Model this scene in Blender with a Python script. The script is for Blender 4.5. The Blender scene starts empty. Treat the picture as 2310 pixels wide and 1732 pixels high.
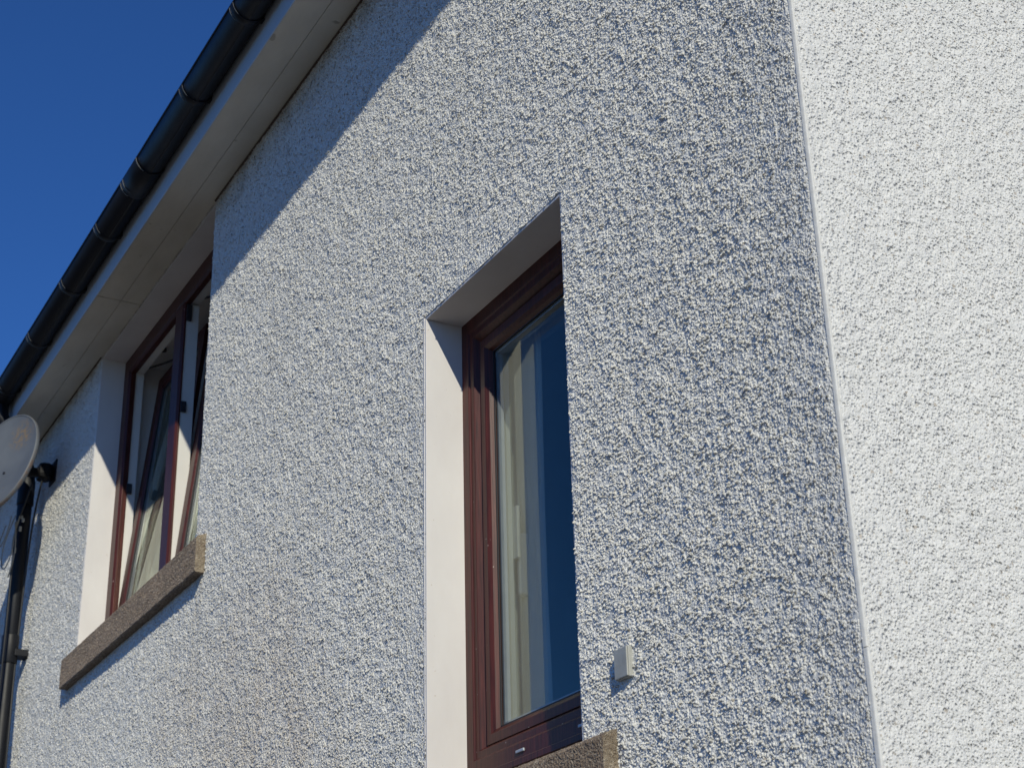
import bpy, math, random
from mathutils import Vector, Matrix
random.seed(7)
S = bpy.context.scene
COL = S.collection
# ------------------------------------------------------------------ camera
cam_d = bpy.data.cameras.new('camera'); cam = bpy.data.objects.new('camera', cam_d); COL.objects.link(cam)
F = Vector((-0.79155806, 0.44661918, 0.41709369)); R = Vector((0.48159569, 0.87606188, -0.02410752)); U = Vector((0.37616677, -0.18178803, 0.90854371))
M = Matrix((R, U, -F)).transposed().to_4x4(); M.translation = Vector((1.689, -1.5, 1.6))
cam.matrix_world = M
cam_d.sensor_width = 36; cam_d.lens = 57.81; cam_d.clip_start = .05; cam_d.clip_end = 2000
cam_d.dof.use_dof = True; cam_d.dof.focus_distance = 3.4; cam_d.dof.aperture_fstop = 11
S.camera = cam
# ------------------------------------------------------------------ light
SUNV = Vector((2.95, -1.0, 1.80)).normalized()          # towards the sun
EL = math.asin(SUNV.z); AZ = math.atan2(SUNV.x, SUNV.y)
W = bpy.data.worlds.new('World'); S.world = W; W.use_nodes = True
nt = W.node_tree; nt.nodes.clear()
sky = nt.nodes.new('ShaderNodeTexSky'); sky.sky_type = 'NISHITA'; sky.sun_disc = False
sky.sun_elevation = EL; sky.sun_rotation = AZ
sky.altitude = 1500; sky.air_density = 1.0; sky.dust_density = 0.05; sky.ozone_density = 8.0
bg = nt.nodes.new('ShaderNodeBackground'); bg.inputs[1].default_value = 0.09
wo = nt.nodes.new('ShaderNodeOutputWorld')
tint = nt.nodes.new('ShaderNodeMix'); tint.data_type = 'RGBA'; tint.blend_type = 'MULTIPLY'; tint.inputs[0].default_value = 1
tint.inputs[7].default_value = (.50, .83, 1.17, 1)      # the camera's rendering of a deep polarised blue, over the whole sky
nt.links.new(sky.outputs[0], tint.inputs[6]); nt.links.new(tint.outputs[2], bg.inputs[0]); nt.links.new(bg.outputs[0], wo.inputs[0])
sd = bpy.data.lights.new('sun', 'SUN'); sd.energy = 3.45; sd.angle = math.radians(.53); sd.color = (1, .955, .785)
so = bpy.data.objects.new('sun', sd); COL.objects.link(so)
so.rotation_euler = SUNV.to_track_quat('Z', 'Y').to_euler()
S.view_settings.view_transform = 'Standard'; S.view_settings.look = 'None'
S.view_settings.exposure = 0.0; S.view_settings.gamma = 1
S.render.engine = 'CYCLES'
S.cycles.feature_set = 'EXPERIMENTAL'
S.cycles.dicing_rate = 1.0; S.cycles.offscreen_dicing_scale = 8; S.cycles.max_subdivisions = 12
S.cycles.max_bounces = 8; S.cycles.transparent_max_bounces = 16

# ------------------------------------------------------------------ node helper
class NT:
    def __init__(s, m): s.t = m.node_tree; s.n = s.t.nodes; s.l = s.t.links
    def node(s, ty, **k):
        n = s.n.new(ty)
        for a, b in k.items(): setattr(n, a, b)
        return n
    def put(s, sock, v):
        if hasattr(v, 'is_output') or isinstance(v, bpy.types.NodeSocket): s.l.new(v, sock)
        else: sock.default_value = v
    def math(s, op, a, b=0.0, c=None, clamp=False):
        n = s.node('ShaderNodeMath', operation=op, use_clamp=clamp); s.put(n.inputs[0], a); s.put(n.inputs[1], b)
        if c is not None: s.put(n.inputs[2], c)
        return n.outputs[0]
    def vmath(s, op, a, b):
        n = s.node('ShaderNodeVectorMath', operation=op); s.put(n.inputs[0], a); s.put(n.inputs[1], b)
        return n.outputs['Value'] if op == 'DOT_PRODUCT' else n.outputs[0]
    def rng(s, v, a, b, c=0.0, d=1.0, smooth=False):
        n = s.node('ShaderNodeMapRange', clamp=True); n.interpolation_type = 'SMOOTHSTEP' if smooth else 'LINEAR'
        s.put(n.inputs[0], v)
        for i, q in enumerate((a, b, c, d)): s.put(n.inputs[i+1], q)
        return n.outputs[0]
    def noise(s, vec, scale, detail=3, rough=.5):
        n = s.node('ShaderNodeTexNoise'); s.put(n.inputs['Vector'], vec); n.inputs['Scale'].default_value = scale
        n.inputs['Detail'].default_value = detail; n.inputs['Roughness'].default_value = rough
        return n
    def vor(s, vec, scale, feature='F1', rnd=1.0):
        n = s.node('ShaderNodeTexVoronoi', feature=feature); s.put(n.inputs['Vector'], vec); n.inputs['Scale'].default_value = scale
        n.inputs['Randomness'].default_value = rnd
        return n
    def mix(s, f, a, b):
        n = s.node('ShaderNodeMix', data_type='RGBA'); s.put(n.inputs[0], f); s.put(n.inputs[6], a); s.put(n.inputs[7], b)
        return n.outputs[2]
    def obj(s): return s.node('ShaderNodeTexCoord').outputs['Object']
def newmat(name):
    m = bpy.data.materials.new(name); m.use_nodes = True; m.node_tree.nodes.clear()
    t = NT(m); o = t.node('ShaderNodeOutputMaterial'); return m, t, o
def rgba(c): return (c[0], c[1], c[2], 1)
def plain(name, col, rough=.5, col2=None, scale=8, bump=.0, bscale=60, spec=.5, metal=0, stretch=(1, 1, 1), speck=None):
    """procedural surface: two close colours mixed by noise, fine relief, optional specks of dirt"""
    m, t, o = newmat(name); p = t.node('ShaderNodeBsdfPrincipled'); t.l.new(p.outputs[0], o.inputs[0])
    v = t.vmath('MULTIPLY', t.obj(), stretch)
    n = t.noise(v, scale, 5, .6)
    c = t.mix(t.rng(n.outputs[0], .35, .65), rgba(col), rgba(col2 or [x*.85 for x in col]))
    if speck:
        k = t.noise(t.obj(), speck[1], 2, .7); c = t.mix(t.rng(k.outputs[0], speck[2], speck[2]+.05), c, rgba(speck[0]))
    t.l.new(c, p.inputs['Base Color'])
    r = t.rng(n.outputs[0], .2, .8, rough-.06, rough+.08); t.l.new(r, p.inputs['Roughness'])
    p.inputs['Specular IOR Level'].default_value = spec; p.inputs['Metallic'].default_value = metal
    if bump:
        b = t.node('ShaderNodeBump'); b.inputs['Strength'].default_value = 1; b.inputs['Distance'].default_value = bump
        t.l.new(t.noise(v, bscale, 4, .6).outputs[0], b.inputs['Height']); t.l.new(b.outputs[0], p.inputs['Normal'])
    return m
# ------------------------------------------------------------------ roughcast
def harl(name, axis, sign, gain=1.0):
    """painted roughcast: thrown stones as true displacement, only on the outer face of the wall"""
    m, t, o = newmat(name); m.displacement_method = 'BOTH'
    P = t.obj(); sep = t.node('ShaderNodeSeparateXYZ'); t.l.new(P, sep.inputs[0])
    warp = t.node('ShaderNodeVectorMath', operation='SCALE'); nz = t.noise(P, 130, 1)
    t.l.new(t.vmath('SUBTRACT', nz.outputs['Color'], (.5, .5, .5)), warp.inputs[0]); warp.inputs['Scale'].default_value = .0028
    Q = t.vmath('ADD', P, warp.outputs[0])
    clump = t.noise(P, 32, 2, .6)
    def stones(vec, scale, keep, tilt):
        v = t.vor(vec, scale)
        rnd = t.node('ShaderNodeSeparateColor'); t.l.new(v.outputs['Color'], rnd.inputs[0])
        # tilted facet: dot of offset from the stone's centre with a random direction
        off = t.vmath('SUBTRACT', t.vmath('MULTIPLY', vec, (scale,)*3), t.vmath('MULTIPLY', v.outputs['Position'], (scale,)*3))
        dr = t.vmath('SUBTRACT', v.outputs['Color'], (.5, .5, .5))
        tl = t.math('MULTIPLY', t.vmath('DOT_PRODUCT', off, dr), tilt)
        d = t.math('ADD', v.outputs['Distance'], t.math('MULTIPLY', rnd.outputs[0], .22))
        dome = t.rng(d, .10, .68, 1, 0, True)
        h = t.math('MULTIPLY', dome, t.math('ADD', t.rng(rnd.outputs[1], 0, 1, .3, 1.0), tl))
        kp = t.math('ADD', keep, t.math('MULTIPLY', t.math('SUBTRACT', clump.outputs[0], .5), 1.3))
        pres = t.rng(t.math('SUBTRACT', rnd.outputs[2], kp), 0, .08)
        return t.math('MULTIPLY', h, pres), rnd
    hA, rA = stones(Q, 146, .18, 1.1)
    Q2 = t.vmath('ADD', Q, (3.1, 1.7, 2.3))
    hB, rB = stones(Q2, 225, .12, 1.0)
    Q3 = t.vmath('ADD', Q, (7.7, 5.1, 1.3))
    hC, rC = stones(Q3, 420, .1, .9)
    big = t.noise(P, 14, 3); mid = t.noise(P, 45, 2)
    h = t.math('MAXIMUM', t.math('MULTIPLY', hA, .0050), t.math('MULTIPLY', hB, .0040))
    h = t.math('ADD', h, t.math('MULTIPLY', hC, .0012))
    h = t.math('ADD', h, t.rng(mid.outputs[0], .3, .7, 0, .0026)); h = t.math('ADD', h, t.rng(big.outputs[0], .3, .7, 0, .0030))
    h = t.math('MULTIPLY', h, gain)
    # only the outer face, and feathered where the harl meets the corner bead
    out = sep.outputs[axis]
    face = t.rng(out, .004, .001) if sign < 0 else t.rng(out, -.004, -.001)
    edge = t.rng(sep.outputs[0], -.016, -.006, 1, .5) if axis == 1 else t.rng(sep.outputs[1], .004, .012, .7, 1)
    mask = t.math('MULTIPLY', face, edge)
    dn = t.node('ShaderNodeDisplacement'); dn.inputs['Midlevel'].default_value = 0; dn.inputs['Scale'].default_value = 1
    t.l.new(t.math('MULTIPLY', h, mask), dn.inputs['Height']); t.l.new(dn.outputs[0], o.inputs['Displacement'])
    p = t.node('ShaderNodeBsdfPrincipled'); t.l.new(p.outputs[0], o.inputs[0])
    # paint: near white, each stone slightly its own tone, some worn to bare aggregate, grime over broad areas
    c = t.mix(rA.outputs[0], (.69, .68, .65, 1), (.775, .76, .715, 1))
    c = t.mix(t.rng(rB.outputs[0], .985, .997), c, (.50, .45, .38, 1))
    gr = t.noise(P, 1.6, 4, .6); c = t.mix(t.rng(gr.outputs[0], .50, .78, 0, .22), c, (.52, .50, .46, 1))
    if axis == 1:
        # brown staining under the soffit and an old damp patch low on the wall
        s1 = t.noise(t.vmath('MULTIPLY', P, (1, 1, .5)), 9, 4, .65)
        f1 = t.math('MULTIPLY', t.rng(sep.outputs[2], 4.36, 4.505), t.rng(s1.outputs[0], .36, .62))
        c = t.mix(t.math('MULTIPLY', f1, .55), c, (.26, .20, .13, 1))
        s2 = t.noise(t.vmath('MULTIPLY', P, (1, 1, .06)), 38, 3, .6)
        for xc, zt in ((-4.37, 3.165), (-2.91, 3.165), (-.68, 2.09)):
            dx = t.math('ABSOLUTE', t.math('SUBTRACT', sep.outputs[0], xc))
            f2 = t.math('MULTIPLY', t.rng(dx, .02, .085, 1, 0, True), t.math('MULTIPLY', t.rng(sep.outputs[2], zt-.55, zt-.05), t.rng(sep.outputs[2], zt+.01, zt)))
            c = t.mix(t.math('MULTIPLY', t.math('MULTIPLY', f2, t.rng(s2.outputs[0], .42, .62)), .30), c, (.34, .29, .22, 1))
        for pt, rad, k in (((-2.45, 0, 2.62), .62, .30), ((-2.05, 0, 2.35), .5, .22), ((-3.05, 0, 2.75), .35, .18)):
            dd = t.node('ShaderNodeVectorMath', operation='DISTANCE'); t.l.new(P, dd.inputs[0]); dd.inputs[1].default_value = pt
            f1 = t.math('MULTIPLY', t.rng(dd.outputs['Value'], rad*.25, rad, 1, 0, True), t.rng(s1.outputs[0], .25, .65))
            c = t.mix(t.math('MULTIPLY', f1, k), c, (.40, .29, .20, 1))
    gr2 = t.noise(P, 60, 2, .6); c = t.mix(t.rng(gr2.outputs[0], .60, .75, 0, .25), c, (.50, .50, .50, 1))
    gr3 = t.noise(P, 210, 2, .7); c = t.mix(t.rng(gr3.outputs[0], .60, .70, 0, .42), c, (.26, .25, .23, 1))
    t.l.new(c, p.inputs['Base Color']); p.inputs['Roughness'].default_value = .62; p.inputs['Specular IOR Level'].default_value = .35
    return m
M_FRONT = harl('roughcast_front', 1, -1, .93)
M_GABLE = harl('roughcast_gable', 0, 1, .46)
M_RENDER = plain('painted_render', (.72, .695, .675), .6, (.64, .61, .595), 4.5, .0007, 30, stretch=(1, 1, .5), speck=((.52, .46, .40), 70, .72))
M_BEAD = plain('bead_paint', (.76, .745, .70), .6, (.64, .625, .585), 60, .0004, 300)
M_PLASTER = plain('interior_plaster', (.70, .69, .65), .8, (.58, .56, .51), 2)
M_CEIL = plain('ceiling_paint', (.66, .60, .50), .8, (.62, .56, .46), 2)
M_SOFFIT = plain('soffit_paint', (.70, .66, .56), .5, (.55, .51, .42), 5, .0006, 50, stretch=(.35, 1, 1), speck=((.42, .38, .30), 16, .70))
M_FASCIA = plain('fascia_paint', (.60, .64, .68), .45, (.52, .57, .62), 4)
M_GUTTER = plain('gutter_black', (.005, .006, .009), .48, (.008, .009, .013), 9, .0002, 120, spec=.3, speck=((.04, .04, .045), 45, .76))
M_GEDGE = plain('gutter_edge_glint', (.22, .22, .21), .35, (.12, .12, .12), 30)  # pale tone painting the sunlit hairlines along bracket edges
def rough_stone(name, a, b, spk, amp):
    m, t, o = newmat(name); m.displacement_method = 'BOTH'; P = t.obj()
    p = t.node('ShaderNodeBsdfPrincipled'); t.l.new(p.outputs[0], o.inputs[0]); p.inputs['Roughness'].default_value = .9
    n = t.noise(P, 14, 5, .65); k = t.noise(P, 150, 2, .6); k2 = t.noise(P, 45, 3, .6)
    c = t.mix(t.rng(n.outputs[0], .35, .65), rgba(a), rgba(b)); c = t.mix(t.rng(k.outputs[0], .52, .66, 0, .8), c, rgba(spk))
    c = t.mix(t.rng(k2.outputs[0], .56, .7, 0, .5), c, rgba([x*.45 for x in a]))
    t.l.new(c, p.inputs['Base Color'])
    v = t.noise(P, 190, 4, .75); h = t.math('ADD', t.rng(v.outputs[0], .3, .7, 0, amp), t.math('MULTIPLY', k2.outputs[0], amp*.9))
    dn = t.node('ShaderNodeDisplacement'); dn.inputs['Midlevel'].default_value = amp*.9; dn.inputs['Scale'].default_value = 1; t.l.new(h, dn.inputs['Height']); t.l.new(dn.outputs[0], o.inputs['Displacement'])
    return m
M_SILL = rough_stone('concrete_sill', (.31, .235, .175), (.19, .145, .11), (.52, .44, .34), .0036)
M_SILLEND = rough_stone('concrete_sill_end', (.38, .31, .22), (.27, .21, .15), (.50, .43, .33), .0032)
M_GASKET = plain('rubber_gasket', (.02, .02, .025), .6)
M_SPACER = plain('glazing_spacer', (.42, .46, .50), .35, (.36, .40, .45), 40, metal=.2)
M_WHITE = plain('white_sash_paint', (.72, .70, .66), .42, (.66, .645, .61), 5, .0003, 90, speck=((.5, .47, .42), 70, .70))
M_BLACK = plain('black_bracket_paint', (.008, .008, .010), .6, spec=.25)
M_DARK = plain('dark_ironmongery', (.025, .025, .03), .4)
M_ROOF = plain('roof_tile_concrete', (.10, .085, .075), .85, (.14, .11, .09), 12, .002, 70)
M_TIMBER = plain('dark_timber', (.10, .07, .05), .8)
def cloth():
    m, t, o = newmat('net_curtain'); a = t.node('ShaderNodeBsdfDiffuse'); b = t.node('ShaderNodeBsdfTranslucent'); mx = t.node('ShaderNodeMixShader')
    v = t.vmath('MULTIPLY', t.obj(), (1, 1, .15)); n = t.noise(v, 30, 3)
    c = t.mix(n.outputs[0], (.80, .80, .76, 1), (.70, .70, .66, 1))
    t.l.new(c, a.inputs[0]); t.l.new(c, b.inputs[0]); mx.inputs[0].default_value = .35
    t.l.new(a.outputs[0], mx.inputs[1]); t.l.new(b.outputs[0], mx.inputs[2]); t.l.new(mx.outputs[0], o.inputs[0]); return m
M_CURT = cloth()
M_BOX = plain('weathered_plastic', (.44, .44, .40), .55, (.36, .36, .33), 30, .0004, 80, speck=((.2, .2, .18), 90, .70))
M_CABLE = plain('black_cable', (.02, .02, .02), .5)
M_CABLEW = plain('pale_cable', (.34, .32, .27), .45)
def woodgrain():
    m, t, o = newmat('rosewood_foil'); p = t.node('ShaderNodeBsdfPrincipled'); t.l.new(p.outputs[0], o.inputs[0])
    v = t.vmath('MULTIPLY', t.obj(), (60, 60, 3.0)); n = t.noise(v, 3, 6, .65)
    c = t.mix(t.rng(n.outputs[0], .35, .68), (.098, .022, .016, 1), (.034, .010, .008, 1))
    k = t.noise(t.obj(), 110, 1); c = t.mix(t.rng(k.outputs[0], .79, .81), c, (.45, .38, .34, 1))
    t.l.new(c, p.inputs['Base Color']); p.inputs['Roughness'].default_value = .42; p.inputs['Specular IOR Level'].default_value = .28
    b = t.node('ShaderNodeBump'); b.inputs['Distance'].default_value = .0003; t.l.new(n.outputs[0], b.inputs['Height']); t.l.new(b.outputs[0], p.inputs['Normal'])
    return m
M_RED = woodgrain()
def glass():
    m, t, o = newmat('window_glass'); g = t.node('ShaderNodeBsdfGlossy'); g.inputs['Roughness'].default_value = .004; g.inputs['Color'].default_value = (.76, .78, .70, 1)
    tr = t.node('ShaderNodeBsdfTransparent'); tr.inputs[0].default_value = (.94, .955, .945, 1)
    # Schlick reflectance, the same for both faces of the pane
    gg = t.node('ShaderNodeNewGeometry'); cs = t.math('ABSOLUTE', t.vmath('DOT_PRODUCT', gg.outputs['Normal'], gg.outputs['Incoming']))
    mx = t.node('ShaderNodeMixShader'); ff = t.math('ADD', t.math('MULTIPLY', t.math('POWER', t.math('SUBTRACT', 1, cs), 5), .955), .045, clamp=True)
    t.l.new(ff, mx.inputs[0]); t.l.new(tr.outputs[0], mx.inputs[1]); t.l.new(g.outputs[0], mx.inputs[2]); t.l.new(mx.outputs[0], o.inputs[0])
    b = t.node('ShaderNodeBump'); b.inputs['Distance'].default_value = .0015; b.inputs['Strength'].default_value = .25
    t.l.new(t.noise(t.obj(), 3.0, 1).outputs[0], b.inputs['Height']); t.l.new(b.outputs[0], g.inputs['Normal'])
    return m
M_GLASS = glass()
def dishmat():
    m, t, o = newmat('dish_grey_paint'); p = t.node('ShaderNodeBsdfPrincipled'); t.l.new(p.outputs[0], o.inputs[0])
    n = t.noise(t.obj(), 6, 4)
    c = t.mix(t.rng(n.outputs[0], .35, .65), (.125, .138, .155, 1), (.095, .107, .125, 1))
    d = t.node('ShaderNodeVectorMath', operation='DISTANCE'); t.l.new(t.obj(), d.inputs[0]); d.inputs[1].default_value = (.06, .138, .02)
    k = t.noise(t.obj(), 60, 4, .7)
    f = t.math('MULTIPLY', t.rng(d.outputs['Value'], .01, .085, 1, 0), t.rng(k.outputs[0], .44, .60))
    c = t.mix(t.math('MULTIPLY', f, .85), c, (.27, .17, .06, 1))
    k3 = t.noise(t.obj(), 45, 2, .7); c = t.mix(t.rng(k3.outputs[0], .70, .76, 0, .6), c, (.20, .14, .07, 1))
    ln = t.node('ShaderNodeVectorMath', operation='LENGTH'); t.l.new(t.vmath('MULTIPLY', t.obj(), (1/.19, 1/.25, 0)), ln.inputs[0])
    k2 = t.noise(t.obj(), 25, 3, .7); sp = t.node('ShaderNodeSeparateXYZ'); t.l.new(t.obj(), sp.inputs[0])
    f2 = t.math('MULTIPLY', t.rng(ln.outputs['Value'], .97, 1.0), t.rng(k2.outputs[0], .40, .58))
    f2 = t.math('MULTIPLY', f2, t.rng(sp.outputs[1], .10, -.10, .25, 1))
    c = t.mix(t.math('MULTIPLY', f2, .85), c, (.17, .085, .035, 1))
    t.l.new(c, p.inputs['Base Color']); p.inputs['Roughness'].default_value = .55
    return m
M_DISH = dishmat()

# ------------------------------------------------------------------ geometry helpers
def mk(name, verts, faces, mat, parent=None, smooth=False, mids=None, bevel=0, kind=None):
    me = bpy.data.meshes.new(name); me.from_pydata([tuple(v) for v in verts], [], faces)
    for q in (mat if isinstance(mat, (list, tuple)) else [mat]): me.materials.append(q)
    if mids: me.polygons.foreach_set('material_index', mids)
    if smooth: me.polygons.foreach_set('use_smooth', [True]*len(me.polygons))
    me.update(); o = bpy.data.objects.new(name, me); COL.objects.link(o)
    if parent: o.parent = parent
    if bevel:
        b = o.modifiers.new('bevel', 'BEVEL'); b.width = bevel; b.segments = 2; b.limit_method = 'ANGLE'
    if kind: o['kind'] = kind
    return o
BF = [(0, 3, 2, 1), (4, 5, 6, 7), (0, 1, 5, 4), (1, 2, 6, 5), (2, 3, 7, 6), (3, 0, 4, 7)]
def box(name, a, b, mat, parent=None, bevel=0, kind=None):
    (x0, y0, z0), (x1, y1, z1) = a, b
    v = [(x0, y0, z0), (x1, y0, z0), (x1, y1, z0), (x0, y1, z0), (x0, y0, z1), (x1, y0, z1), (x1, y1, z1), (x0, y1, z1)]
    return mk(name, v, BF, mat, parent, bevel=bevel, kind=kind)
def empty(name, loc, parent=None):
    o = bpy.data.objects.new(name, None); COL.objects.link(o); o.location = loc
    if parent: o.parent = parent
    return o
def tag(o, label, cat=None, group=None):
    o['label'] = label
    if cat: o['category'] = cat
    if group: o['group'] = group
    return o
def prism_x(name, prof, x0, x1, mat, parent=None, smooth=False, bevel=0, closed=True):
    """profile in (y, z) swept along x"""
    n = len(prof); v = [(x0, y, z) for y, z in prof] + [(x1, y, z) for y, z in prof]
    f = [(i, (i+1) % n, n+(i+1) % n, n+i) for i in range(n)]
    f += [tuple(range(n))[::-1], tuple(range(n, 2*n))]
    return mk(name, v, f, mat, parent, smooth, bevel=bevel)
def ring(name, x0, x1, z0, z1, prof, mat, parent=None, mids=None, bevel=0):
    """closed profile of (inset, y, material index) mitred round a rectangle"""
    v = []; n = len(prof); f = []; mi = []
    for d, y, k in prof: v += [(x0+d, y, z0+d), (x1-d, y, z0+d), (x1-d, y, z1-d), (x0+d, y, z1-d)]
    for i in range(n):
        j = (i+1) % n
        for c in range(4):
            e = (c+1) % 4; f.append((4*i+c, 4*i+e, 4*j+e, 4*j+c)); mi.append(prof[i][2])
    o = mk(name, v, f, mat, parent, mids=mi, bevel=bevel)
    return o
def tube(name, pts, r, mat, parent=None, seg=8, res=6):
    c = bpy.data.curves.new(name, 'CURVE'); c.dimensions = '3D'; c.bevel_depth = r; c.bevel_resolution = max(1, seg//4); c.use_fill_caps = True
    s = c.splines.new('NURBS'); s.points.add(len(pts)-1); s.order_u = 3; s.use_endpoint_u = True; s.resolution_u = res
    for q, p in zip(s.points, pts): q.co = (*p, 1)
    t = bpy.data.objects.new(name, c); dg = bpy.context.evaluated_depsgraph_get(); COL.objects.link(t)
    bpy.context.view_layer.update(); dg = bpy.context.evaluated_depsgraph_get()
    me = bpy.data.meshes.new_from_object(t.evaluated_get(dg)); COL.objects.unlink(t); bpy.data.objects.remove(t)
    me.materials.clear(); me.materials.append(mat)
    me.polygons.foreach_set('use_smooth', [True]*len(me.polygons))
    o = bpy.data.objects.new(name, me); COL.objects.link(o)
    if parent: o.parent = parent
    return o
def cyl_z(name, c, r, z0, z1, mat, parent=None, n=28):
    v = []; f = []
    for z in (z0, z1): v += [(c[0]+r*math.cos(2*math.pi*i/n), c[1]+r*math.sin(2*math.pi*i/n), z) for i in range(n)]
    f = [(i, (i+1) % n, n+(i+1) % n, n+i) for i in range(n)] + [tuple(range(n))[::-1], tuple(range(n, 2*n))]
    o = mk(name, v, f, mat, parent, bevel=.002)
    for p in o.data.polygons:
        if len(p.vertices) == 4: p.use_smooth = True
    return o
def adaptive(o):
    m = o.modifiers.new('dice', 'SUBSURF'); m.subdivision_type = 'SIMPLE'; m.levels = 0; m.render_levels = 1
    o.cycles.use_adaptive_subdivision = True; o.cycles.dicing_rate = 1.0
def slab(name, ua, va, us, vs, holes, d0, d1, axis, mats, parent):
    """wall slab with rectangular holes. u along the wall, v = z, d = depth from outer (d0) to inner (d1)"""
    def cuts(a, b, must, step):
        c = sorted(set([a, b] + [m for m in must if a < m < b])); out = [c[0]]
        for p, q in zip(c, c[1:]):
            k = max(1, round((q-p)/step)); out += [p+(q-p)*i/k for i in range(1, k+1)]
        return out
    X = cuts(*ua, [h[0] for h in holes]+[h[1] for h in holes], us); Z = cuts(*va, [h[2] for h in holes]+[h[3] for h in holes], vs)
    idx = {}; v = []; f = []; mi = []
    def V(i, j, k):
        if (i, j, k) not in idx:
            idx[(i, j, k)] = len(v); d = (d0, d1)[k]
            v.append((X[i], d, Z[j]) if axis == 1 else (d, X[i], Z[j]))
        return idx[(i, j, k)]
    def solid(i, j):
        if not (0 <= i < len(X)-1 and 0 <= j < len(Z)-1): return False
        x = (X[i]+X[i+1])/2; z = (Z[j]+Z[j+1])/2
        return not any(h[0] < x < h[1] and h[2] < z < h[3] for h in holes)
    flip = axis == 0
    for i in range(len(X)-1):
        for j in range(len(Z)-1):
            if not solid(i, j): continue
            q = [(V(i, j, 0), V(i+1, j, 0), V(i+1, j+1, 0), V(i, j+1, 0)), (V(i, j, 1), V(i, j+1, 1), V(i+1, j+1, 1), V(i+1, j, 1))]
            m = [0, 1]
            if not solid(i-1, j): q.append((V(i, j, 0), V(i, j+1, 0), V(i, j+1, 1), V(i, j, 1))); m.append(0)
            if not solid(i+1, j): q.append((V(i+1, j, 0), V(i+1, j, 1), V(i+1, j+1, 1), V(i+1, j+1, 0))); m.append(0)
            if not solid(i, j-1): q.append((V(i, j, 0), V(i, j, 1), V(i+1, j, 1), V(i+1, j, 0))); m.append(0)
            if not solid(i, j+1): q.append((V(i, j+1, 0), V(i+1, j+1, 0), V(i+1, j+1, 1), V(i, j+1, 1))); m.append(0)
            f += q; mi += m
    return mk(name, v, f, mats, parent, mids=mi)

# ------------------------------------------------------------------ setting
gm = plain('tarmac', (.075, .072, .068), .9, (.11, .10, .09), 3, .004, 60)
ground = mk('ground', [(-400, -400, 0), (400, -400, 0), (400, 400, 0), (-400, 400, 0)], [(0, 1, 2, 3)], gm, kind='structure')
tag(ground, 'grey tarmac ground around the house')

house = tag(empty('house', (0, 0, 0)), 'white roughcast house with brown framed windows, black gutter and pale soffit', 'house')
# window openings in the front wall  (x0, x1, z0, z1)
A = (-4.320, -2.976, 3.290, 4.498)      # wide two light window under the eaves
B = (-1.3635, -0.753, 2.210, 3.328)     # narrow window near the corner
g = .008
front = slab('front_wall', (-8.0, -.005), (0, 4.60), .25, .25,
             [(A[0]-g, A[1]+g, A[2]-.1, A[3]+g), (B[0]-g, B[1]+g, B[2]-.1, B[3]+g)], 0, .30, 1, [M_FRONT, M_PLASTER], house)
adaptive(front)
gable = slab('gable_wall', (.005, 6.5), (0, 4.60), .25, .25, [], 0, -.30, 0, [M_GABLE, M_PLASTER], house)
# gable slab faces were laid for the front; turn them outwards
me = gable.data; me.flip_normals()
adaptive(gable)
mk('gable_peak', [(0, 0, 4.6), (0, 6.5, 4.6), (0, 3.25, 6.9), (-.3, 0, 4.6), (-.3, 6.5, 4.6), (-.3, 3.25, 6.9)],
   [(0, 1, 2), (3, 5, 4), (0, 2, 5, 3), (1, 4, 5, 2), (0, 3, 4, 1)], M_GABLE, house)
# plastic angle bead at the corner, in lengths
for z0, z1 in ((0, 2.2015), (2.2030, 4.5)):
    k = 0 if z0 else .0012
    prof = [(-.0040, -.0022), (-.0018, -.0018), (.0006+k, -.0012), (.0022+k, -.0004), (.0030+k, .0008), (.0026+k, .0022), (.0012+k, .0028), (.0013+k, .0045), (.0001, .0055), (-.003, .0055), (-.004, .004)]
    n = len(prof); v = [(x, y, z) for z in (z0, z1) for x, y in prof]
    mk('corner_bead', v, [(i, (i+1) % n, n+(i+1) % n, n+i) for i in range(n)]+[tuple(range(n))[::-1], tuple(range(n, 2*n))], M_BEAD, house)
# rooms behind the windows
box('ceiling', (-7.9, .30, 4.492), (-.3, 5.6, 4.56), M_CEIL, house)
box('room_floor', (-7.9, .30, 1.75), (-.3, 5.6, 1.85), M_TIMBER, house)
box('inner_wall', (-7.9, 3.4, 1.85), (-.3, 3.5, 4.49), M_PLASTER, house)
box('inner_wall', (-2.35, .302, 1.85), (-2.25, 3.398, 4.49), M_PLASTER, house)
box('inner_wall', (-5.35, .302, 1.85), (-5.25, 3.398, 4.49), M_PLASTER, house)
# roof
rp = math.radians(35)
for s_ in (0,):
    roof = empty('roof', (0, 0, 0), house)
    def slope(y): return 4.70+(y+.13)*math.tan(rp)
    mk('roof_slope', [(-8.2, -.13, slope(-.13)), (.03, -.13, slope(-.13)), (.03, 3.25, slope(3.25)), (-8.2, 3.25, slope(3.25)), (.03, 6.6, slope(-.1)), (-8.2, 6.6, slope(-.1)),
        (-8.2, -.13, slope(-.13)-.03), (.03, -.13, slope(-.13)-.03), (.03, 3.25, slope(3.25)-.03), (-8.2, 3.25, slope(3.25)-.03), (.03, 6.6, slope(-.1)-.03), (-8.2, 6.6, slope(-.1)-.03)],
       [(0, 1, 2, 3), (3, 2, 4, 5), (6, 9, 8, 7), (9, 11, 10, 8), (0, 6, 7, 1), (5, 4, 10, 11), (1, 7, 8, 2), (2, 8, 10, 4), (0, 3, 9, 6), (3, 5, 11, 9)], M_ROOF, roof)
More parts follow.
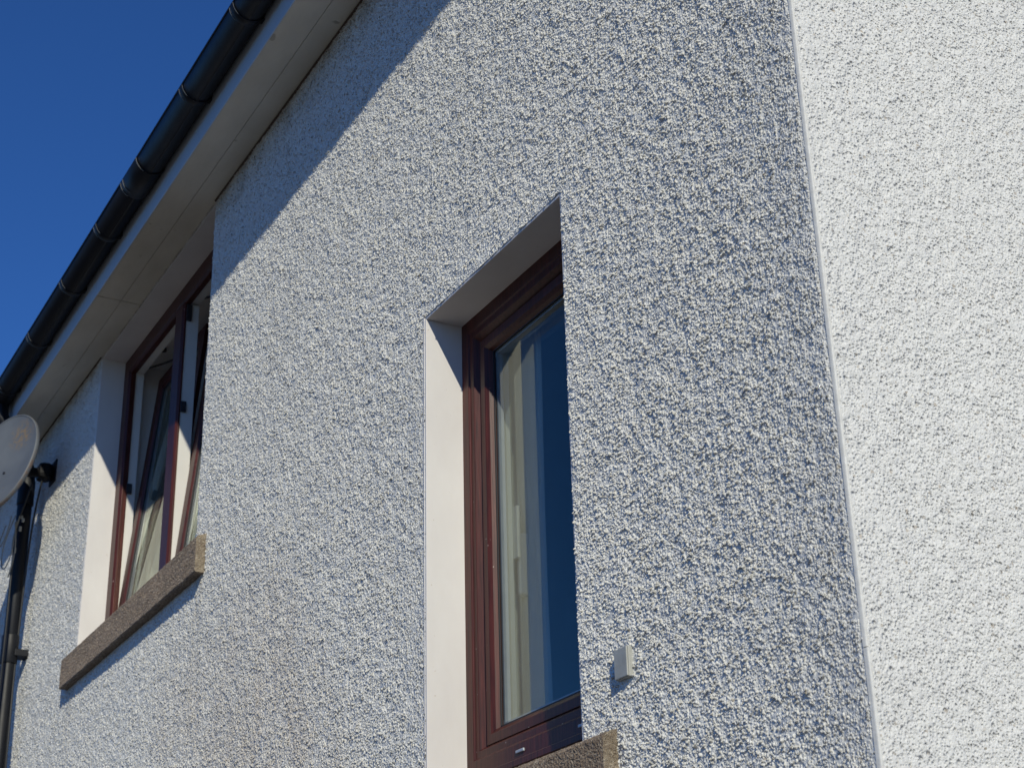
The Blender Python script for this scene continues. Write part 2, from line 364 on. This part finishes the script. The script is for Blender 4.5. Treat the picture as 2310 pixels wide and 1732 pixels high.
# tiles: courses joined as one part, none of them shows from the ground
tv = []; tf = []
for r_ in range(10):
    y0 = -.17+r_*.30
    for c_ in range(27):
        x0 = -8.2+c_*.305+(.15 if r_ % 2 else 0); x1 = min(x0+.30, .03)
        k = len(tv); zz = slope(y0)+.035; z2 = slope(y0+.36)+.012
        tv += [(x0, y0, zz), (x1, y0, zz), (x1, y0+.36, z2), (x0, y0+.36, z2), (x0, y0, zz-.02), (x1, y0, zz-.02), (x1, y0+.36, z2-.01), (x0, y0+.36, z2-.01)]
        tf += [tuple(k+i for i in q) for q in BF]
mk('roof_tile', tv, tf, M_ROOF, roof, kind='stuff')
# ------------------------------------------------------------------ eaves
ZS = 4.510
eaves = empty('eaves', (0, 0, ZS), house)
def ech(o):
    o.location.z -= ZS; o.parent = eaves; return o
for x0, x1 in ((-8.0, -3.8205), (-3.8185, .02)):
    dz = 0 if x0 < -5 else .0015
    ech(prism_x('soffit_board', [(-.0762, ZS+dz), (.012, ZS+dz), (.012, ZS+.012), (-.0762, ZS+.012)], x0, x1, M_SOFFIT))
    ech(prism_x('soffit_board', [(-.1700, ZS+dz), (-.0778, ZS+dz), (-.0778, ZS+.012), (-.1700, ZS+.012)], x0, x1, M_SOFFIT))
ech(prism_x('soffit_backing', [(-.168, ZS+.0122), (.012, ZS+.0122), (.012, ZS+.02), (-.168, ZS+.02)], -8.0, .02, M_DARK))
for x0, x1 in ((-8.0, -3.8205), (-3.8185, .02)):
    ech(prism_x('fascia_board', [(-.1742, ZS-.004), (-.1705, ZS-.004), (-.1705, ZS+.18), (-.1742, ZS+.18)], x0, x1, M_FASCIA, bevel=.0015))
# stained, cobwebbed joint between soffit and wall
ech(prism_x('soffit_sealant', [(-.006, ZS-.004), (-.001, ZS-.004), (-.001, ZS-.0005), (-.009, ZS-.0005)], -8.0, -4.33, M_TIMBER))
ech(prism_x('soffit_sealant', [(-.006, ZS-.004), (-.001, ZS-.004), (-.001, ZS-.0005), (-.009, ZS-.0005)], -2.97, 0, M_TIMBER))
# gutter
GY, GZ, GR = -.2238, 4.630, .049
gut = tag(empty('gutter', (0, GY, GZ)), 'black half round gutter running along the eaves above the windows', 'gutter')
def arc(r, a0=180, a1=360, n=20, y=0, z=0): return [(y+r*math.cos(math.radians(a0+(a1-a0)*i/n)), z+r*math.sin(math.radians(a0+(a1-a0)*i/n))) for i in range(n+1)]
def shell(name, r0, r1, x0, x1, mat, n=20):
    o = prism_x(name, arc(r1, n=n)+arc(r0, n=n)[::-1], x0, x1, mat, gut)
    for p in o.data.polygons:
        if len(p.vertices) == 4: p.use_smooth = True
    mod = o.modifiers.new('bevel', 'BEVEL'); mod.width = .0006; mod.limit_method = 'ANGLE'; mod.angle_limit = math.radians(50); return o
shell('gutter_trough', GR-.0025, GR, -8.1, -3.105, M_GUTTER); shell('gutter_trough', GR-.0025, GR, -3.095, .12, M_GUTTER)
prism_x('gutter_rib', [(-.0016, -GR-.0012), (.0016, -GR-.0012), (.0016, -GR+.001), (-.0016, -GR+.001)], -8.1, .12, M_GUTTER, gut)
prism_x('gutter_lip', [(-GR-.003, -.004), (-GR+.001, -.004), (-GR+.001, .003), (-GR-.003, .003)], -8.1, .12, M_GUTTER, gut, bevel=.001)
def bracket(x, w):
    b = shell('gutter_bracket', GR+.0003, GR+.0026, x-w/2, x+w/2, M_GUTTER)
    for s in (-1, 1):
        e = prism_x('edge_glint', arc(GR+.0031, 184, 232, 14)+arc(GR+.0025, 184, 232, 14)[::-1], x+s*w/2-.0010, x+s*w/2+.0010, M_GEDGE, b)  # thin pale arc, painted glint only where sun catches the outer edge
    box('bracket_arm', (x-.012, GR-.012, -.03), (x+.012, GR+.006, .02), M_GUTTER, b)
for x in (-.7, -1.16, -1.62, -2.09, -2.55, -3.51, -3.98, -4.49, -5.01, -5.55, -6.1): bracket(x, .030)
un = shell('gutter_union', GR+.0003, GR+.0034, -3.190, -3.010, M_GUTTER)
for x in (-3.19, -3.165, -3.010):
    prism_x('edge_glint', arc(GR+.0044, 184, 244, 14)+arc(GR+.0033, 184, 244, 14)[::-1], x-.0013, x+.0013, M_GEDGE, un)  # same painted sun glint on the edges of the union
# ------------------------------------------------------------------ windows
def lining(x0, x1, z0, z1, yb, par):
    """smooth painted reveal with a fine bead on its outer arris"""
    t = .0075; ya = -.0022
    box('reveal', (x0-t, ya, z0-.08), (x0, yb, z1), M_RENDER, par, .001)
    box('reveal', (x1, ya+.0015, z0-.08), (x1+t, yb, z1), M_RENDER, par, .001)
    box('reveal_head', (x0-t, ya+.0015, z1), (x1+t, yb, z1+t), M_RENDER, par, .001)
    box('reveal_bead', (x0-t-.0035, -.0036, z0-.08), (x0-t+.0010, .001, z1+.005), M_RENDER, par, .0006)
FY = .091
lock = lambda n, a, b, p: box(n, a, b, M_DARK, p, .001)
def window(op, label):
    w = tag(empty('window', (op[0], 0, op[2]), house), label)
    return w
def into(o, par):
    o.parent = par; o.matrix_parent_inverse = Matrix.Translation(par.location).inverted(); return o
# --- narrow window
wb = window(B, 'narrow single light window near the corner, dark red frame, closed')
before = set(COL.objects)
lining(B[0], B[1], B[2], B[3], .30, None)
prof = [(-.002, FY, 0), (.030, FY, 0), (.033, FY+.004, 0), (.048, FY+.004, 0), (.061, FY+.022, 0), (.066, FY+.023, 0), (.066, FY+.034, 1), (.058, FY+.034, 1), (.058, FY+.062, 1), (-.002, FY+.062, 1)]
zb = 2.281
ring('frame', B[0], B[1], zb, B[3], prof, [M_RED, M_WHITE], bevel=.0012)
o_ = .064
prof = [(0, FY+.020, 0), (.002, FY+.012, 0), (.022, FY+.012, 0), (.030, FY+.019, 0), (.035, FY+.028, 0), (.035, FY+.036, 1), (.031, FY+.036, 1), (.031, FY+.070, 1), (0, FY+.070, 1)]
zs = zb+.0445
ring('sash', B[0]+o_, B[1]-o_, zs+.010, B[3]-o_, prof, [M_RED, M_WHITE], bevel=.0012)
q = o_+.030
ring('gasket', B[0]+q, B[1]-q, zs+.041, B[3]-q, [(0, FY+.0275, 0), (.007, FY+.0275, 0), (.007, FY+.031, 0), (0, FY+.031, 0)], M_GASKET)
gx0, gx1, gz0, gz1 = B[0]+q, B[1]-q, zs+.041, B[3]-q
box('glass_pane', (gx0, FY+.0320, gz0), (gx1, FY+.0325, gz1), M_GLASS)
box('glass_pane', (gx0, FY+.0500, gz0), (gx1, FY+.0505, gz1), M_GLASS)
ring('spacer_bar', gx0, gx1, gz0, gz1, [(0, FY+.034, 0), (.013, FY+.034, 0), (.013, FY+.048, 0), (0, FY+.048, 0)], M_SPACER)
# pressed perforations along the spacer
pv = []; pf = []
z = gz0+.02
while z < gz1-.02:
    k = len(pv); x = gx0+.0132
    pv += [(gx0+.003, FY+.0338, z), (gx0+.0105, FY+.0338, z), (gx0+.0105, FY+.0338, z+.0022), (gx0+.003, FY+.0338, z+.0022)]; pf.append((k, k+1, k+2, k+3)); z += .0045
mk('spacer_perforation', pv, pf, M_GASKET, kind='stuff')
# bottom rail: apron with drain caps, and a thin drip strip under it
box('drip_strip', (B[0], FY-.006, zb-.016), (B[1], FY+.02, zb-.001), M_RED, None, .002)
for x in (-1.135, -.895):
    box('drain_cap', (x-.016, FY-.0035, zb+.010), (x+.016, FY+.002, zb+.0165), M_SPACER, None, .0015)
# inner handle
box('handle_plate', (B[0]+.085, FY+.071, 2.74), (B[0]+.112, FY+.080, 2.86), M_WHITE, None, .002)
box('handle_lever', (B[0]+.088, FY+.080, 2.66), (B[0]+.108, FY+.118, 2.80), M_WHITE, None, .006)
box('inner_sill', (B[0]-.03, .155, 2.268), (B[1]+.03, .36, 2.288), M_WHITE, None, .003)
for o in set(COL.objects)-before: into(o, wb)
def net(name, x0, x1, z0, z1, y, amp, n, par, label):
    v = []; f = []
    for i in range(n+1):
        q = i/n; x = x0+(x1-x0)*q
        d = amp*(math.sin(q*n*.55)+.5*math.sin(q*n*.31+1.1)+.35*math.sin(q*n*1.27))
        for k in range(7):
            z = z0+(z1-z0)*k/6; v.append((x+.004*math.sin(k*1.1+q*9), y+d*(1-.35*k/6)+.003*math.sin(k*.9+q*20), z))
    for i in range(n):
        for k in range(6): a = i*7+k; f.append((a, a+7, a+8, a+1))
    o = mk(name, v, f, M_CURT, par, True); tag(o, label, 'curtain'); return o
net('curtain', -1.357, -1.165, 2.30, 3.318, .192, .0095, 34, None, 'white net curtain hanging in folds behind the narrow window')
net('curtain', -5.0, -3.93, 2.70, 4.47, .350, .018, 80, None, 'pale curtain drawn to the left inside the wide open window')
# --- wide window under the eaves, both lights tilted open
wa = window(A, 'wide two light window under the eaves, both lights tilted open inwards')
before = set(COL.objects)
lining(A[0], A[1], A[2], A[3], .30, None)
za = 3.305
prof = [(-.002, FY+.002, 0), (.060, FY+.002, 0), (.069, FY+.010, 0), (.069, FY+.030, 1), (.062, FY+.030, 1), (.062, FY+.064, 1), (-.002, FY+.064, 1)]
ring('frame', A[0], A[1], za, A[3], prof, [M_RED, M_WHITE], bevel=.0012)
mx0, mx1 = -3.676, -3.580
v = [(mx0, FY+.010), (mx0+.008, FY+.002), (mx1-.008, FY+.002), (mx1, FY+.010), (mx1, FY+.016), (mx1-.004, FY+.018), (mx1-.004, FY+.064), (mx0+.004, FY+.064), (mx0+.004, FY+.018), (mx0, FY+.016)]
n = len(v)
mk('mullion', [(x, y, z) for z in (za+.066, A[3]-.066) for x, y in v], [(i, (i+1) % n, n+(i+1) % n, n+i) for i in range(n)]+[tuple(range(n))[::-1], tuple(range(n, 2*n))],
   [M_RED, M_WHITE], mids=[0, 0, 0, 0, 1, 1, 1, 1, 1, 0, 0, 0], bevel=.001)
for x, y, z0, z1 in ((mx1-.004, .106, 3.995, 4.035), (mx1-.004, .106, 4.36, 4.425), (A[0]+.062, .118, 3.917, 3.957)):
    box('lock_keep', (x-.001, y, z0), (x+.010, y+.020, z1), M_DARK, None, .001)
def tilt_sash(x0, x1, z0, z1, ang):
    e = set(COL.objects)
    H = z1-z0; Wd = x1-x0
    prof = [(.008, -.004, 0), (.060, -.004, 0), (.066, .004, 0), (.066, .012, 1), (.060, .012, 1), (.060, .052, 1), (.008, .052, 1), (.008, .020, 1), (0, .020, 1), (0, .010, 0), (.008, .010, 0)]
    parts = [ring('sash', 0, Wd, 0, H, prof, [M_RED, M_WHITE], bevel=.001)]
    for y in (.008, .024): parts.append(box('glass_pane', (.061, y, .061), (Wd-.061, y+.0005, H-.061), M_GLASS))
    parts.append(ring('spacer_bar', .061, Wd-.061, .061, H-.061, [(0, .010, 0), (.012, .010, 0), (.012, .022, 0), (0, .022, 0)], M_SPACER))
    parts.append(ring('gasket', .061, Wd-.061, .061, H-.061, [(0, .0045, 0), (.010, .0045, 0), (.010, .0075, 0), (0, .0075, 0)], M_GASKET))
    parts.append(box('handle_lever', (Wd-.045, .055, H*.5-.06), (Wd-.025, .095, H*.5+.07), M_WHITE, None, .005))
    T = Matrix.Translation((x0, FY+.026, z0)) @ Matrix.Rotation(-ang, 4, 'X')
    for p in parts: p.data.transform(T)
    # stay arm from frame head corner to the top of the tilted light
    yt = FY+.026+math.sin(ang)*H+.03
    tube('tilt_stay', [(x0+.03, FY+.05, z1+.012), (x0+.12, (FY+.05+yt)/2, z1+.006), (x0+.30, yt, z1-.004)], .004, M_DARK)
tilt_sash(A[0]+.062, mx0+.006, za+.066, A[3]-.068, math.radians(5.6))
tilt_sash(mx1-.008, A[1]-.062, za+.066, A[3]-.068, math.radians(5.6))
box('inner_sill', (A[0]-.03, .156, 3.30), (A[1]+.03, .38, 3.325), M_WHITE, None, .003)
for o in set(COL.objects)-before: into(o, wa)
# sills
def sill(x0, x1, zt, zbm, front, label):
    prof = [(-front, zbm+.003), (-front+.004, zbm), (.07, zbm), (.13, zt+.045), (FY-.004, zt+.045), (-front+.006, zt+.003), (-front, zt-.004)]
    prof = [(y, z) for y, z in prof]
    # finer sides and many stations along the length, so the stone's relief has something to work on
    pp = []
    for a, b in zip(prof, prof[1:]+prof[:1]):
        k = max(1, round(math.dist(a, b)/.03)); pp += [(a[0]+(b[0]-a[0])*q/k, a[1]+(b[1]-a[1])*q/k) for q in range(k)]
    prof = pp; n = len(prof); ns_ = round((x1-x0)/.04); v = []; f = []; mi = []
    for q in range(ns_+1): v += [(x0+(x1-x0)*q/ns_, y, z) for y, z in prof]
    for q in range(ns_):
        for c in range(n): f.append((q*n+c, q*n+(c+1) % n, (q+1)*n+(c+1) % n, (q+1)*n+c)); mi.append(0)
    cy = sum(p[0] for p in prof)/n; cz = sum(p[1] for p in prof)/n
    for q, x in ((0, x0), (ns_, x1)):
        k = len(v); v.append((x, cy, cz))
        for c in range(n): f.append((k, q*n+(c+1) % n, q*n+c) if q == 0 else (k, q*n+c, q*n+(c+1) % n)); mi.append(1)
    o = mk('window_sill', v, f, [M_SILL, M_SILLEND], house, mids=mi)
    tag(o, label); adaptive(o); return o
sill(-4.412, -2.872, 3.278, 3.166, .034, 'dark brown concrete sill under the wide window')
sill(-1.480, -.637, 2.213, 2.090, .032, 'rough brown concrete sill under the narrow window')

# ------------------------------------------------------------------ things on the wall
bx = tag(empty('junction_box', (-.59, 0, 2.325)), 'small weathered beige box fixed to the wall right of the narrow window', 'box')
v0 = (-.0325, .002, -.030); box('box_body', (-.0285, -.011, -.0255), (.0135, .004, .0275), M_BOX, bx, .0015)
box('box_lid', (-.0275, -.0145, -.0245), (.0125, -.0112, .0265), M_BOX, bx, .0012)
# ceiling lamp seen through the open light
cd = tag(empty('ceiling_sensor', (-4.115, .185, 4.497)), 'small dark round fitting on the ceiling inside the wide window', 'ceiling fitting')
cyl_z('fitting_body', (0, 0), .013, -.014, .004, M_DARK, cd)

# satellite dish: faces out from the wall, the mount behind it
N = Vector((.51, -.82, .25)).normalized()
right = Vector((0, 0, 1)).cross(N).normalized(); up = N.cross(right)
dish = tag(empty('satellite_dish', (0, 0, 0)), 'dark grey rust spotted satellite dish below the gutter at the left edge', 'satellite dish')
Mx = Matrix((right, up, N)).transposed().to_4x4(); Mx.translation = Vector((-4.825, -.24, 4.172)); dish.matrix_world = Mx
RA, RB = .183, .240; nr, na = 10, 64
v = []; f = []
def dz(q): return .030*q*q
for k in (0, 1):
    for i in range(nr+1):
        q = i/nr
        for j in range(na):
            a = 2*math.pi*j/na; v.append((RA*q*math.cos(a), RB*q*math.sin(a), dz(q)-k*.003))
m_ = (nr+1)*na
for k in (0, 1):
    for i in range(nr):
        for j in range(na):
            a, b, c, d = (k*m_+i*na+j, k*m_+i*na+(j+1) % na, k*m_+(i+1)*na+(j+1) % na, k*m_+(i+1)*na+j)
            f.append((a, b, c, d) if k else (d, c, b, a))
mk('reflector', v, f, M_DISH, dish, True)
v = []; f = []; ns = 10
for j in range(na):
    a = 2*math.pi*j/na
    for s in range(ns):
        b = 2*math.pi*s/ns; rr = .006*math.cos(b)
        v.append(((RA+rr)*math.cos(a), (RB+rr)*math.sin(a), dz(1)-.008+.011*math.sin(b)))
for j in range(na):
    for s in range(ns): f.append((j*ns+s, ((j+1) % na)*ns+s, ((j+1) % na)*ns+(s+1) % ns, j*ns+(s+1) % ns))
mk('rim', v, f, M_DISH, dish, True)
cyl_z('bolt', (.012, -.035), .006, -.002, .006, M_DARK, dish, 10)
Mi = dish.matrix_world.inverted()
def dpart(o):
    o.parent = dish; o.matrix_parent_inverse = Mi; return o
dpart(box('wall_mount', (-5.03, -.010, 4.19), (-4.93, -.002, 4.29), M_BLACK, None, .004))
dpart(box('mount_clamp', (-5.025, -.075, 4.20), (-4.94, -.010, 4.275), M_BLACK, None, .022))
dpart(tube('mount_arm', [(-4.98, -.05, 4.235), (-4.97, -.10, 4.225), (-4.88, -.17, 4.18), (-4.835, -.225, 4.17)], .020, M_BLACK, seg=12))
dpart(tube('feed_arm', [tuple(Mx @ Vector((0, -.235, .02))), tuple(Mx @ Vector((0, -.27, .10))), tuple(Mx @ Vector((0, -.20, .28)))], .010, M_BLACK, seg=12))
# downpipe
dp = tag(empty('downpipe', (-5.13, -.085, 0)), 'black downpipe with loose cables at the left end of the wall', 'downpipe')
def dch(o): o.parent = dp; o.matrix_parent_inverse = Matrix.Translation(dp.location).inverted(); return o
PX, PY = -5.150, -.075
dch(cyl_z('pipe_length', (PX, PY), .031, .1, 3.50, M_GUTTER)); dch(cyl_z('pipe_length', (PX, PY), .031, 3.46, 4.22, M_GUTTER))
dch(cyl_z('pipe_socket', (PX, PY), .0355, 3.44, 3.56, M_GUTTER)); dch(cyl_z('pipe_socket', (PX, PY), .0355, 4.14, 4.25, M_GUTTER))
dch(tube('swan_neck', [(PX, PY, 4.2), (PX, PY, 4.30), (PX, PY-.03, 4.34), (PX, GY+.03, 4.50), (PX, GY, 4.53), (PX, GY, 4.60)], .034, M_GUTTER, seg=20))
dch(box('pipe_clip', (PX-.036, -.06, 3.47), (PX+.036, .0, 3.50), M_GUTTER, None, .003))
dch(box('pipe_clip', (PX-.055, -.06, 2.0), (PX+.055, .0, 2.03), M_GUTTER, None, .003))
# cables
def cable(pts, r, mat, label, name='cable', g=None):
    o = tube(name, pts, r, mat, None, 8, 8); tag(o, label, 'cable', g); return o
cable([(-4.97, -.05, 4.21), (-5.01, -.06, 4.08), (-5.10, -.05, 3.93), (-5.125, -.05, 3.7), (-5.135, -.05, 3.4), (-5.115, -.05, 3.15), (-5.13, -.045, 2.9), (-5.13, -.045, 2.0), (-5.13, -.045, .2)], .0045, M_CABLE, 'black cable running down the wall beside the downpipe')
cable([(-4.93, -.10, 4.16), (-4.95, -.12, 4.06), (-4.99, -.13, 4.0), (-5.04, -.125, 3.9), (-5.02, -.125, 3.55), (-5.05, -.12, 3.2), (-5.09, -.12, 2.6), (-5.09, -.12, 1.9)], .0035, M_CABLE, 'thin black cable clipped to the front of the downpipe')
cable([(-4.99, -.14, 4.03), (-5.06, -.16, 3.95), (-5.10, -.16, 3.86), (-5.03, -.16, 3.79), (-4.965, -.15, 3.83), (-4.975, -.14, 3.92), (-5.02, -.13, 4.02)], .0025, M_CABLEW, 'pale loose cable loop hanging below the satellite dish')
cable([(-4.96, -.13, 4.02), (-5.03, -.14, 3.93), (-5.00, -.13, 3.84), (-5.06, -.135, 3.76), (-5.01, -.13, 3.82), (-4.97, -.13, 3.90), (-4.99, -.14, 4.0)], .0024, M_CABLEW, 'twisted pale cable lying over the top of the black downpipe')
cable([(-5.02, -.17, 3.99), (-5.08, -.18, 3.93), (-5.06, -.18, 3.90), (-4.99, -.17, 3.93), (-4.975, -.16, 4.02)], .0022, M_CABLEW, 'small pale coil of cable just under the dish rim')
for i, (x, z) in enumerate(((-4.985, 4.025), (-4.95, 4.0), (-4.99, 3.975), (-5.055, 3.90))):
    o = dch(box('cable_tie', (x-.005, -.122, z-.007-.002*i), (x+.005, -.112, z+.006+.002*i), M_BOX, None, .002))
